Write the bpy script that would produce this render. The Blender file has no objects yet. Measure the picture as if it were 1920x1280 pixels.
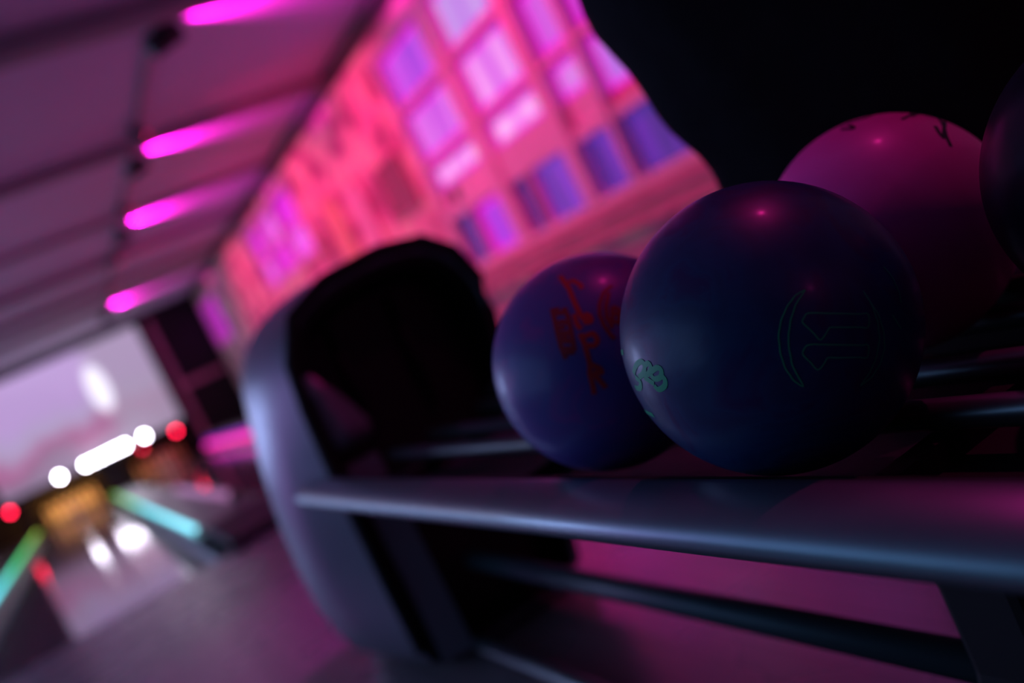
import bpy, bmesh, math, random
from mathutils import Vector, Matrix
random.seed(7)
S = bpy.context.scene
COL = S.collection
H = 0.68                                   # camera height above the floor

# ------------------------------------------------------------------ camera
cam_d = bpy.data.cameras.new('camera')
cam = bpy.data.objects.new('camera', cam_d)
COL.objects.link(cam)
X = Vector((0.79794, -0.41491, -0.4372)); Y = Vector((0.42406, -0.12903, 0.8964)); Z = Vector((-0.42834, -0.90067, 0.07299))
cam.matrix_world = Matrix(((X.x, Y.x, Z.x, 0), (X.y, Y.y, Z.y, 0), (X.z, Y.z, Z.z, H), (0, 0, 0, 1)))
cam_d.sensor_width = 36.0
cam_d.lens = 33.375
cam_d.clip_start = 0.02
cam_d.clip_end = 100
cam_d.dof.use_dof = True
cam_d.dof.focus_distance = 0.655
cam_d.dof.aperture_fstop = 2.3
S.camera = cam

# ------------------------------------------------------------------ view, world
S.view_settings.view_transform = 'Standard'
S.view_settings.look = 'None'
S.view_settings.gamma = 1
S.view_settings.use_curve_mapping = False
S.view_settings.exposure = 0.0
S.cycles.sample_clamp_indirect = 4.0
w = bpy.data.worlds.new('world'); S.world = w; w.use_nodes = True
w.node_tree.nodes['Background'].inputs[0].default_value = (0.25, 0.30, 0.6, 1)
w.node_tree.nodes['Background'].inputs[1].default_value = 0.022

# ------------------------------------------------------------------ lights that belong to no single modelled lamp
def lamp(name, kind, loc, color, power, target=None, **kw):
    d = bpy.data.lights.new(name, kind); d.color = color; d.energy = power
    for k, v in kw.items(): setattr(d, k, v)
    o = bpy.data.objects.new(name, d); COL.objects.link(o); o.location = loc
    if target is not None:
        o.rotation_euler = (Vector(target) - Vector(loc)).to_track_quat('-Z', 'Y').to_euler()
    return o
MAG = (1.0, 0.006, 0.60)
# screens of the lanes further left (off frame) light the approach and ceiling bluish
lamp('neighbour_screens_light', 'AREA', (-5.2, 17.5, 1.9), (0.42, 0.52, 1.0), 230, (-1.0, 4, 0.8), shape='RECTANGLE', size=4.0, size_y=2.0)
lamp('ceiling_fill_light', 'AREA', (-4.5, 9.0, 0.9), (0.66, 0.24, 1.0), 80, (-1.5, 9.5, 3.0), shape='RECTANGLE', size=3.5, size_y=5.0)  # added violet fill pointing up to brighten the ceiling, no fixture behind it
lamp('left_fill_light', 'AREA', (-3.4, 2.6, 1.7), (0.26, 0.48, 1.0), 24, (0.4, 0.8, 0.5), shape='RECTANGLE', size=4.5, size_y=2.2)  # added soft bluish fill from the left for the balls and rail
# pink lamp over the seats behind the camera
lamp('seating_lamp_light', 'POINT', (0.87, -5.6, 2.85), (1.0, 0.05, 0.5), 14, shadow_soft_size=0.12)

# ------------------------------------------------------------------ helpers
def tag(o, label=None, cat=None, group=None, kind=None):
    if label: o['label'] = label
    if cat: o['category'] = cat
    if group: o['group'] = group
    if kind: o['kind'] = kind
    return o

def empty(name, loc=(0, 0, 0)):
    o = bpy.data.objects.new(name, None); COL.objects.link(o); o.location = loc; o.empty_display_size = 0.1
    return o

def link(name, bm, mat, parent=None, smooth=False, loc=None):
    bmesh.ops.recalc_face_normals(bm, faces=bm.faces[:])
    me = bpy.data.meshes.new(name); bm.to_mesh(me); bm.free()
    if smooth:
        for p in me.polygons: p.use_smooth = True
    if mat: me.materials.append(mat)
    o = bpy.data.objects.new(name, me); COL.objects.link(o)
    if parent is not None:
        o.parent = parent
    if loc is not None: o.location = loc
    return o

def box(bm, x0, x1, y0, y1, z0, z1):
    v = [bm.verts.new((x, y, z)) for z in (z0, z1) for y in (y0, y1) for x in (x0, x1)]
    for f in ((0, 1, 3, 2), (4, 6, 7, 5), (0, 4, 5, 1), (2, 3, 7, 6), (0, 2, 6, 4), (1, 5, 7, 3)):
        bm.faces.new([v[i] for i in f])
    return v

def boxes(*L):
    bm = bmesh.new()
    for b in L: box(bm, *b)
    return bm

def bevel(o, wd=0.005, seg=2):
    m = o.modifiers.new('bevel', 'BEVEL'); m.width = wd; m.segments = seg; m.limit_method = 'ANGLE'
    return o

def loft(bm, rings, close=True, cap=True):
    vs = [[bm.verts.new(p) for p in r] for r in rings]
    n = len(rings[0])
    for a, b in zip(vs[:-1], vs[1:]):
        for i in range(n if close else n - 1):
            j = (i + 1) % n
            bm.faces.new((a[i], a[j], b[j], b[i]))
    if cap and close:
        bm.faces.new(vs[0][::-1]); bm.faces.new(vs[-1])
    return vs

def tube(bm, pts, r, n=12, cap=True):
    pts = [Vector(p) for p in pts]; rings = []
    for i, p in enumerate(pts):
        t = (pts[min(i + 1, len(pts) - 1)] - pts[max(i - 1, 0)]).normalized()
        a = t.cross(Vector((0, 0, 1)))
        if a.length < 1e-3: a = t.cross(Vector((1, 0, 0)))
        a.normalize(); b = a.cross(t).normalized()
        rr = r[i] if isinstance(r, (list, tuple)) else r
        rings.append([p + (a * math.cos(k * 2 * math.pi / n) + b * math.sin(k * 2 * math.pi / n)) * rr for k in range(n)])
    loft(bm, rings, True, cap)

def lathe(bm, prof, n=20, c=(0, 0, 0)):
    rings = [[(c[0] + r * math.cos(2 * math.pi * k / n), c[1] + r * math.sin(2 * math.pi * k / n), c[2] + z) for k in range(n)] for r, z in prof]
    loft(bm, rings)

def sphere(bm, r, c=(0, 0, 0), seg=32):
    bmesh.ops.create_uvsphere(bm, u_segments=seg, v_segments=seg // 2, radius=r, matrix=Matrix.Translation(c))

def smooth_poly(pts, it=2):
    """Chaikin corner cutting on a closed polygon"""
    for _ in range(it):
        q = []
        for i in range(len(pts)):
            a = Vector(pts[i]); b = Vector(pts[(i + 1) % len(pts)])
            q += [a * .75 + b * .25, a * .25 + b * .75]
        pts = q
    return pts

def catmull(pts, k=5):
    pts = [Vector(p) for p in pts]
    if len(pts) < 3: return pts
    P = [pts[0]] + pts + [pts[-1]]; out = []
    for i in range(1, len(P) - 2):
        a, b, c, d = P[i - 1:i + 3]
        for s in range(k):
            t = s / k
            out.append(0.5 * ((2 * b) + (c - a) * t + (2 * a - 5 * b + 4 * c - d) * t * t + (3 * b - a - 3 * c + d) * t ** 3))
    return out + [pts[-1]]

# ------------------------------------------------------------------ materials
def nt(name):
    m = bpy.data.materials.new(name); m.use_nodes = True
    return m, m.node_tree.nodes, m.node_tree.links, m.node_tree.nodes['Principled BSDF']

def mat(name, col, rough=0.5, metal=0.0, noise=0.0, scale=8.0, spec=0.5, coat=0.0, bump=0.0):
    m, N, L, B = nt(name)
    B.inputs['Base Color'].default_value = (*col, 1); B.inputs['Roughness'].default_value = rough
    B.inputs['Metallic'].default_value = metal; B.inputs['Specular IOR Level'].default_value = spec
    B.inputs['Coat Weight'].default_value = coat
    tc = N.new('ShaderNodeTexCoord'); no = N.new('ShaderNodeTexNoise'); no.inputs['Scale'].default_value = scale
    no.inputs['Detail'].default_value = 4
    L.new(tc.outputs['Object'], no.inputs['Vector'])
    if noise:
        mx = N.new('ShaderNodeMix'); mx.data_type = 'RGBA'
        mx.inputs['A'].default_value = (*[c * (1 - noise) for c in col], 1); mx.inputs['B'].default_value = (*[min(1, c * (1 + noise)) for c in col], 1)
        L.new(no.outputs['Fac'], mx.inputs['Factor']); L.new(mx.outputs['Result'], B.inputs['Base Color'])
    if bump:
        bp = N.new('ShaderNodeBump'); bp.inputs['Strength'].default_value = bump; bp.inputs['Distance'].default_value = 0.01
        L.new(no.outputs['Fac'], bp.inputs['Height']); L.new(bp.outputs['Normal'], B.inputs['Normal'])
    return m

def emit(name, col, strength):
    m, N, L, B = nt(name)
    B.inputs['Base Color'].default_value = (0.02, 0.02, 0.02, 1)
    B.inputs['Emission Color'].default_value = (*col, 1); B.inputs['Emission Strength'].default_value = strength
    return m

def lin(r, g, b):
    f = lambda c: (c / 255 / 12.92) if c <= 10 else ((c / 255 + 0.055) / 1.055) ** 2.4
    return (f(r), f(g), f(b))
MARKS = {"arrows":[[[-.359,-.892,.277],[-.417,-.867,.274],[-.453,-.854,.256],[-.487,-.84,.238],[-.519,-.829,.21],[-.549,-.816,.182],[-.574,-.806,.145],[-.597,-.795,.107],[-.612,-.788,.059],[-.626,-.78,.011],[-.63,-.776,-.037],[-.632,-.77,-.086],[-.623,-.771,-.13],[-.613,-.771,-.174],[-.578,-.783,-.232],[-.589,-.791,-.165],[-.598,-.797,-.083],[-.59,-.807,-.032],[-.581,-.814,.019],[-.557,-.826,.083],[-.534,-.836,.121],[-.511,-.845,.159],[-.479,-.856,.193],[-.446,-.866,.226],[-.403,-.88,.252],[-.359,-.892,.277]],[[-.459,-.879,.13],[-.428,-.891,.152],[-.401,-.904,.145],[-.368,-.921,.127],[-.334,-.936,.107],[-.299,-.95,.088],[-.262,-.963,.068],[-.224,-.974,.047],[-.183,-.983,.026],[-.141,-.99,.005],[-.096,-.995,-.018],[-.131,-.988,-.085],[-.179,-.982,-.062],[-.224,-.974,-.04],[-.267,-.963,-.019],[-.308,-.951,.002],[-.348,-.937,.022],[-.368,-.93,.012],[-.423,-.906,-.019],[-.439,-.898,.026],[-.453,-.889,.072],[-.466,-.877,.116],[-.459,-.879,.13]],[[-.531,-.847,-.038],[-.503,-.864,-.014],[-.469,-.883,-.022],[-.436,-.899,-.041],[-.403,-.913,-.059],[-.368,-.926,-.078],[-.332,-.938,-.098],[-.294,-.948,-.118],[-.255,-.957,-.138],[-.214,-.964,-.16],[-.17,-.969,-.182],[-.197,-.949,-.245],[-.247,-.943,-.221],[-.294,-.935,-.198],[-.339,-.924,-.176],[-.382,-.911,-.154],[-.423,-.896,-.133],[-.449,-.88,-.154],[-.49,-.854,-.174],[-.513,-.851,-.116],[-.533,-.844,-.059],[-.531,-.847,-.038]],[[-.054,-.992,.116],[-.051,-.996,.068],[-.045,-.999,.02],[-.051,-.998,-.034],[-.054,-.995,-.088],[-.069,-.988,-.136],[-.082,-.979,-.185],[-.112,-.966,-.232],[-.139,-.95,-.279],[-.169,-.936,-.308],[-.198,-.92,-.338],[-.236,-.902,-.363],[-.271,-.881,-.389],[-.232,-.895,-.381],[-.19,-.908,-.374],[-.154,-.925,-.349],[-.115,-.939,-.324],[-.089,-.954,-.287],[-.06,-.966,-.251],[-.049,-.977,-.206],[-.035,-.986,-.163],[-.033,-.994,-.108],[-.028,-.998,-.055],[-.038,-.999,-.006],[-.045,-.998,.043],[-.054,-.992,.116]],[[.204,-.965,.167],[.228,-.97,.086],[.223,-.974,.036],[.222,-.975,-.016],[.197,-.978,-.074]],[[.078,-.992,-.103],[.096,-.983,-.155],[.117,-.971,-.209]]],"green_script":[[[-.956,.253,.152],[-.964,.162,.209],[-.971,.076,.227],[-.979,.047,.197],[-.984,.1,.149],[-.975,.18,.128]],[[-.979,.072,.193],[-.978,-.001,.209],[-.985,-.013,.174],[-.989,.048,.14],[-.984,.081,.159]],[[-.988,-.001,.152],[-.982,-.077,.171],[-.983,-.11,.149],[-.991,-.08,.108],[-.994,-.012,.105],[-.991,.008,.136]],[[-.99,-.077,.12],[-.989,-.113,.092],[-.995,-.088,.048],[-.999,-.012,.031],[-.998,.017,.06]],[[-.962,.241,.128],[-.979,.183,.092],[-.969,.241,.049],[-.942,.332,.05]],[[-.987,.104,.126],[-.994,.054,.099],[-.997,.009,.072]],[[-.866,.474,-.159],[-.914,.378,-.15],[-.954,.255,-.157]],[[-.864,.465,-.194],[-.859,.457,-.232]],[[-.806,.525,.274],[-.877,.383,.291]]],"red_script":[[[-.231,-.401,.886],[-.268,-.484,.833],[-.288,-.533,.796],[-.305,-.576,.759],[-.331,-.614,.717],[-.354,-.647,.675],[-.372,-.675,.638],[-.387,-.7,.6],[-.398,-.722,.566],[-.407,-.743,.531],[-.411,-.769,.489],[-.375,-.801,.467]],[[-.268,-.534,.802],[-.221,-.543,.81],[-.221,-.584,.781],[-.219,-.622,.752],[-.243,-.656,.715]],[[-.438,-.701,.563],[-.457,-.719,.524],[-.474,-.735,.484],[-.477,-.766,.431]],[[-.503,-.764,.404],[-.513,-.779,.362],[-.521,-.791,.319],[-.533,-.798,.28],[-.545,-.803,.24],[-.557,-.807,.196],[-.568,-.808,.153],[-.585,-.803,.117],[-.601,-.795,.081],[-.608,-.793,.045],[-.614,-.789,.01],[-.62,-.784,-.027],[-.633,-.769,-.088]],[[-.506,-.778,.373],[-.468,-.804,.367],[-.43,-.828,.36],[-.432,-.851,.298],[-.474,-.838,.271],[-.499,-.818,.286],[-.524,-.797,.3]],[[-.568,-.808,.153],[-.547,-.828,.12],[-.526,-.846,.088],[-.526,-.849,.049],[-.553,-.831,.063],[-.578,-.812,.078]],[[-.578,-.812,.078],[-.566,-.824,.012],[-.555,-.831,-.034],[-.544,-.836,-.079]],[[-.383,-.758,.528],[-.364,-.79,.494],[-.386,-.805,.452],[-.431,-.768,.474]]],"red_block":[[[-.511,-.529,.677],[-.536,-.557,.634],[-.56,-.581,.59],[-.579,-.597,.556],[-.596,-.61,.522],[-.612,-.622,.487],[-.627,-.634,.453],[-.641,-.644,.418],[-.654,-.652,.383],[-.663,-.664,.344],[-.672,-.675,.306],[-.68,-.683,.267]],[[-.455,-.618,.641],[-.471,-.646,.601],[-.485,-.671,.56],[-.508,-.688,.518],[-.529,-.703,.475],[-.549,-.715,.433],[-.567,-.725,.39],[-.588,-.733,.342],[-.607,-.739,.294]],[[-.519,-.545,.658],[-.481,-.59,.648]],[[-.528,-.572,.627],[-.505,-.602,.619],[-.48,-.631,.61]],[[-.475,-.608,.637],[-.455,-.648,.61]],[[-.575,-.602,.553],[-.534,-.644,.547],[-.511,-.694,.508]],[[-.612,-.631,.476],[-.59,-.66,.464],[-.567,-.688,.453],[-.544,-.714,.441]],[[-.592,-.617,.519],[-.551,-.667,.501]],[[-.638,-.648,.416],[-.617,-.676,.402],[-.596,-.704,.387],[-.574,-.729,.373]],[[-.617,-.657,.434],[-.58,-.698,.42]],[[-.659,-.663,.354],[-.631,-.699,.335],[-.602,-.733,.317]],[[-.674,-.666,.321],[-.642,-.704,.305],[-.609,-.739,.29]]],"red_arc":[[[-.032,-.774,.633],[-.086,-.778,.623],[-.137,-.778,.613],[-.19,-.793,.578],[-.24,-.804,.544],[-.268,-.818,.509],[-.295,-.829,.475],[-.31,-.848,.429],[-.324,-.865,.383],[-.327,-.883,.337],[-.328,-.899,.291],[-.319,-.915,.245]],[[-.105,-.797,.595],[-.142,-.813,.565],[-.178,-.826,.535],[-.212,-.836,.506],[-.239,-.852,.465],[-.265,-.865,.425],[-.275,-.884,.378],[-.284,-.9,.33]],[[-.17,-.859,.482],[-.145,-.888,.436],[-.169,-.898,.405],[-.192,-.907,.375],[-.214,-.914,.344],[-.247,-.89,.383],[-.222,-.882,.416],[-.197,-.872,.449],[-.17,-.859,.482]],[[-.192,-.883,.429],[-.167,-.904,.394]]],"dark_script":[[[-.142,-.141,.98],[-.105,-.193,.975],[-.182,-.307,.934],[-.188,-.252,.949],[-.186,-.189,.964]],[[-.026,-.133,.991],[-.021,-.193,.981],[-.002,-.24,.971],[.057,-.255,.965],[.149,-.242,.959]],[[.058,-.546,.836],[.227,-.506,.832],[.374,-.419,.828]],[[.178,-.54,.823],[.354,-.474,.806],[.414,-.473,.778]],[[.452,-.525,.721],[.27,-.697,.664],[.118,-.8,.588],[.036,-.863,.504]],[[.163,-.712,.684],[.087,-.78,.619],[.068,-.816,.574]],[[.396,-.625,.673],[.205,-.743,.637],[.099,-.797,.596],[.103,-.817,.568]],[[.449,-.524,.724],[.47,-.553,.688],[.489,-.581,.651],[.519,-.625,.583]]]}

def ball_mat(name, c1, c2, c3=None, rough=0.36, scale=14, coat=0.12):
    m, N, L, B = nt(name)
    tc = N.new('ShaderNodeTexCoord'); n1 = N.new('ShaderNodeTexNoise'); n1.inputs['Scale'].default_value = scale
    n1.inputs['Detail'].default_value = 5; n1.inputs['Distortion'].default_value = 2.2
    L.new(tc.outputs['Object'], n1.inputs['Vector'])
    cr = N.new('ShaderNodeValToRGB'); L.new(n1.outputs['Fac'], cr.inputs['Fac'])
    cr.color_ramp.elements[0].position = 0.36; cr.color_ramp.elements[0].color = (*c1, 1)
    cr.color_ramp.elements[1].position = 0.62; cr.color_ramp.elements[1].color = (*c2, 1)
    if c3:
        e = cr.color_ramp.elements.new(0.50); e.color = (*c3, 1)
    L.new(cr.outputs['Color'], B.inputs['Base Color'])
    B.inputs['Roughness'].default_value = rough
    B.inputs['Coat Weight'].default_value = coat; B.inputs['Coat Roughness'].default_value = 0.16
    n2 = N.new('ShaderNodeTexNoise'); n2.inputs['Scale'].default_value = 60; n2.inputs['Detail'].default_value = 6
    L.new(tc.outputs['Object'], n2.inputs['Vector'])
    mr = N.new('ShaderNodeMapRange'); mr.inputs['To Min'].default_value = rough * .8; mr.inputs['To Max'].default_value = rough * 1.5
    L.new(n2.outputs['Fac'], mr.inputs['Value']); L.new(mr.outputs['Result'], B.inputs['Roughness'])
    return m

def brick_mat():
    m, N, L, B = nt('painted_brick')
    tc = N.new('ShaderNodeTexCoord')
    sp = N.new('ShaderNodeSeparateXYZ'); L.new(tc.outputs['Object'], sp.inputs[0])
    cb = N.new('ShaderNodeCombineXYZ'); L.new(sp.outputs['Y'], cb.inputs['X']); L.new(sp.outputs['Z'], cb.inputs['Y'])
    br = N.new('ShaderNodeTexBrick'); L.new(cb.outputs[0], br.inputs['Vector'])
    br.inputs['Scale'].default_value = 1.0; br.inputs['Brick Width'].default_value = 0.25; br.inputs['Row Height'].default_value = 0.085
    br.inputs['Mortar Size'].default_value = 0.010
    br.inputs['Color1'].default_value = (0.90, 0.50, 0.48, 1); br.inputs['Color2'].default_value = (0.62, 0.28, 0.30, 1)
    br.inputs['Mortar'].default_value = (0.70, 0.55, 0.55, 1)
    no = N.new('ShaderNodeTexNoise'); no.inputs['Scale'].default_value = 2.5; no.inputs['Detail'].default_value = 1.2
    L.new(cb.outputs[0], no.inputs['Vector'])
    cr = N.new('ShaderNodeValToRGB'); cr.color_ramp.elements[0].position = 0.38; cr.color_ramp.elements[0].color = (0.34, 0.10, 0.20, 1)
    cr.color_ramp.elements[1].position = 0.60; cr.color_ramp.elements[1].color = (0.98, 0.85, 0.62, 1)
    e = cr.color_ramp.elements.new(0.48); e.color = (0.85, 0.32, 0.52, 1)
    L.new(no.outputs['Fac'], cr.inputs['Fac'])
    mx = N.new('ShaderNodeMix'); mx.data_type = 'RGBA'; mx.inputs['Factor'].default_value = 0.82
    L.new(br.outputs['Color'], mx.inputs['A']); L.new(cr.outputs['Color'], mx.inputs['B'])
    L.new(mx.outputs['Result'], B.inputs['Base Color']); B.inputs['Roughness'].default_value = 0.8
    bp = N.new('ShaderNodeBump'); bp.inputs['Strength'].default_value = 0.5; bp.inputs['Distance'].default_value = 0.01; bp.invert = True
    L.new(br.outputs['Fac'], bp.inputs['Height']); L.new(bp.outputs['Normal'], B.inputs['Normal'])
    return m

def board_mat(name, c1, c2, rough=0.22, bw=0.027):
    """lane boards running along Y"""
    m, N, L, B = nt(name)
    tc = N.new('ShaderNodeTexCoord'); sp = N.new('ShaderNodeSeparateXYZ'); L.new(tc.outputs['Object'], sp.inputs[0])
    cb = N.new('ShaderNodeCombineXYZ'); L.new(sp.outputs['Y'], cb.inputs['X']); L.new(sp.outputs['X'], cb.inputs['Y'])
    br = N.new('ShaderNodeTexBrick'); L.new(cb.outputs[0], br.inputs['Vector'])
    br.inputs['Scale'].default_value = 1.0; br.inputs['Brick Width'].default_value = 1.6; br.inputs['Row Height'].default_value = bw
    br.inputs['Mortar Size'].default_value = 0.0006
    br.inputs['Color1'].default_value = (*c1, 1); br.inputs['Color2'].default_value = (*c2, 1); br.inputs['Mortar'].default_value = (*[c * .4 for c in c1], 1)
    L.new(br.outputs['Color'], B.inputs['Base Color'])
    no = N.new('ShaderNodeTexNoise'); no.inputs['Scale'].default_value = 3; L.new(tc.outputs['Object'], no.inputs['Vector'])
    mr = N.new('ShaderNodeMapRange'); mr.inputs['To Min'].default_value = rough * .8; mr.inputs['To Max'].default_value = rough * 1.3
    L.new(no.outputs['Fac'], mr.inputs['Value']); L.new(mr.outputs['Result'], B.inputs['Roughness'])
    return m

def pane_mat(name, ca, cb_, streak=10.0, strength=1.0, edge=(0.72, 0.0, 0.62), y=(0, 1), z=(0, 1), ew=0.05):
    """lit blind behind a pane: upright folds, magenta glow painted into the emission near its edges"""
    m, N, L, B = nt(name)
    B.inputs['Base Color'].default_value = (0.05, 0.03, 0.06, 1); B.inputs['Roughness'].default_value = 0.6
    tc = N.new('ShaderNodeTexCoord'); sp = N.new('ShaderNodeSeparateXYZ'); L.new(tc.outputs['Object'], sp.inputs[0])
    cb = N.new('ShaderNodeCombineXYZ')
    ml = N.new('ShaderNodeMath'); ml.operation = 'MULTIPLY'; ml.inputs[1].default_value = streak; L.new(sp.outputs['Y'], ml.inputs[0])
    L.new(ml.outputs[0], cb.inputs['X'])
    mz = N.new('ShaderNodeMath'); mz.operation = 'MULTIPLY'; mz.inputs[1].default_value = 0.5; L.new(sp.outputs['Z'], mz.inputs[0]); L.new(mz.outputs[0], cb.inputs['Y'])
    no = N.new('ShaderNodeTexNoise'); no.inputs['Scale'].default_value = 1.0; no.inputs['Detail'].default_value = 1.0
    L.new(cb.outputs[0], no.inputs['Vector'])
    mr = N.new('ShaderNodeMapRange'); mr.inputs['From Min'].default_value = 0.38; mr.inputs['From Max'].default_value = 0.62
    L.new(no.outputs['Fac'], mr.inputs['Value'])
    mx = N.new('ShaderNodeMix'); mx.data_type = 'RGBA'; mx.inputs['A'].default_value = (*ca, 1); mx.inputs['B'].default_value = (*cb_, 1)
    L.new(mr.outputs['Result'], mx.inputs['Factor'])
    # distance to the pane's edge
    def dist(out, lo, hi):
        a = N.new('ShaderNodeMath'); a.operation = 'SUBTRACT'; L.new(out, a.inputs[0]); a.inputs[1].default_value = lo
        b = N.new('ShaderNodeMath'); b.operation = 'SUBTRACT'; b.inputs[0].default_value = hi; L.new(out, b.inputs[1])
        c = N.new('ShaderNodeMath'); c.operation = 'MINIMUM'; L.new(a.outputs[0], c.inputs[0]); L.new(b.outputs[0], c.inputs[1])
        return c.outputs[0]
    c = N.new('ShaderNodeMath'); c.operation = 'MINIMUM'
    L.new(dist(sp.outputs['Y'], *y), c.inputs[0]); L.new(dist(sp.outputs['Z'], *z), c.inputs[1])
    e = N.new('ShaderNodeMapRange'); e.inputs['From Min'].default_value = ew * 0.6; e.inputs['From Max'].default_value = ew * 1.6
    L.new(c.outputs[0], e.inputs['Value'])
    m2 = N.new('ShaderNodeMix'); m2.data_type = 'RGBA'; m2.inputs['A'].default_value = (*edge, 1)
    L.new(mx.outputs['Result'], m2.inputs['B']); L.new(e.outputs['Result'], m2.inputs['Factor'])
    L.new(m2.outputs['Result'], B.inputs['Emission Color']); B.inputs['Emission Strength'].default_value = strength
    return m

def screen_mat():
    m, N, L, B = nt('projected_picture')
    B.inputs['Base Color'].default_value = (0.2, 0.2, 0.22, 1); B.inputs['Roughness'].default_value = 0.6
    tc = N.new('ShaderNodeTexCoord'); sp = N.new('ShaderNodeSeparateXYZ'); L.new(tc.outputs['Object'], sp.inputs[0])
    # vertical bands: lavender sky over grey-rose ground
    no = N.new('ShaderNodeTexNoise'); no.inputs['Scale'].default_value = 1.1; no.inputs['Detail'].default_value = 2; L.new(tc.outputs['Object'], no.inputs['Vector'])
    ad = N.new('ShaderNodeMath'); ad.operation = 'MULTIPLY_ADD'; ad.inputs[1].default_value = 1.4; L.new(no.outputs['Fac'], ad.inputs[0]); L.new(sp.outputs['Z'], ad.inputs[2])
    mr = N.new('ShaderNodeMapRange'); mr.inputs['From Min'].default_value = 1.2; mr.inputs['From Max'].default_value = 3.5; L.new(ad.outputs[0], mr.inputs['Value'])
    cr = N.new('ShaderNodeValToRGB'); L.new(mr.outputs['Result'], cr.inputs['Fac'])
    els = [(0.0, lin(130, 120, 145)), (0.22, lin(135, 112, 140)), (0.36, lin(165, 95, 140)), (0.5, lin(170, 155, 190)), (0.72, lin(180, 150, 205)), (1.0, lin(190, 160, 215))]
    cr.color_ramp.elements[0].position = els[0][0]; cr.color_ramp.elements[0].color = (*els[0][1], 1)
    cr.color_ramp.elements[1].position = els[-1][0]; cr.color_ramp.elements[1].color = (*els[-1][1], 1)
    for p, c in els[1:-1]:
        q = cr.color_ramp.elements.new(p); q.color = (*c, 1)
    # grey right-hand part of the picture
    gr = N.new('ShaderNodeMapRange'); gr.inputs['From Min'].default_value = 0.95; gr.inputs['From Max'].default_value = 1.25; L.new(sp.outputs['X'], gr.inputs['Value'])
    gm = N.new('ShaderNodeMath'); gm.operation = 'MULTIPLY'; gm.inputs[1].default_value = 0.75; L.new(gr.outputs['Result'], gm.inputs[0])
    mx = N.new('ShaderNodeMix'); mx.data_type = 'RGBA'; mx.inputs['B'].default_value = (*lin(160, 145, 170), 1)
    L.new(cr.outputs['Color'], mx.inputs['A']); L.new(gm.outputs[0], mx.inputs['Factor'])
    # pale upright figure in the picture
    vx = N.new('ShaderNodeMath'); vx.operation = 'SUBTRACT'; L.new(sp.outputs['X'], vx.inputs[0]); vx.inputs[1].default_value = 1.10
    ax = N.new('ShaderNodeMath'); ax.operation = 'DIVIDE'; L.new(vx.outputs[0], ax.inputs[0]); ax.inputs[1].default_value = 0.20
    vz = N.new('ShaderNodeMath'); vz.operation = 'SUBTRACT'; L.new(sp.outputs['Z'], vz.inputs[0]); vz.inputs[1].default_value = 2.03
    az = N.new('ShaderNodeMath'); az.operation = 'DIVIDE'; L.new(vz.outputs[0], az.inputs[0]); az.inputs[1].default_value = 0.50
    cc = N.new('ShaderNodeCombineXYZ'); L.new(ax.outputs[0], cc.inputs[0]); L.new(az.outputs[0], cc.inputs[1])
    ln = N.new('ShaderNodeVectorMath'); ln.operation = 'LENGTH'; L.new(cc.outputs[0], ln.inputs[0])
    fr = N.new('ShaderNodeMapRange'); fr.inputs['From Min'].default_value = 1.1; fr.inputs['From Max'].default_value = 0.8; L.new(ln.outputs['Value'], fr.inputs['Value'])
    m2 = N.new('ShaderNodeMix'); m2.data_type = 'RGBA'; m2.inputs['B'].default_value = (1.1, 1.05, 1.25, 1)
    L.new(mx.outputs['Result'], m2.inputs['A']); L.new(fr.outputs['Result'], m2.inputs['Factor'])
    L.new(m2.outputs['Result'], B.inputs['Emission Color']); B.inputs['Emission Strength'].default_value = 1.0
    return m

def led_mat(name, stops, y0, y1, strength):
    m, N, L, B = nt(name)
    tc = N.new('ShaderNodeTexCoord'); sp = N.new('ShaderNodeSeparateXYZ'); L.new(tc.outputs['Object'], sp.inputs[0])
    mr = N.new('ShaderNodeMapRange'); mr.inputs['From Min'].default_value = y0; mr.inputs['From Max'].default_value = y1; L.new(sp.outputs['Y'], mr.inputs['Value'])
    cr = N.new('ShaderNodeValToRGB'); L.new(mr.outputs['Result'], cr.inputs['Fac'])
    cr.color_ramp.elements[0].position = stops[0][0]; cr.color_ramp.elements[0].color = (*stops[0][1], 1)
    cr.color_ramp.elements[1].position = stops[-1][0]; cr.color_ramp.elements[1].color = (*stops[-1][1], 1)
    for p, c in stops[1:-1]:
        q = cr.color_ramp.elements.new(p); q.color = (*c, 1)
    B.inputs['Base Color'].default_value = (0.1, 0.1, 0.1, 1)
    L.new(cr.outputs['Color'], B.inputs['Emission Color']); B.inputs['Emission Strength'].default_value = strength
    return m

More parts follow.
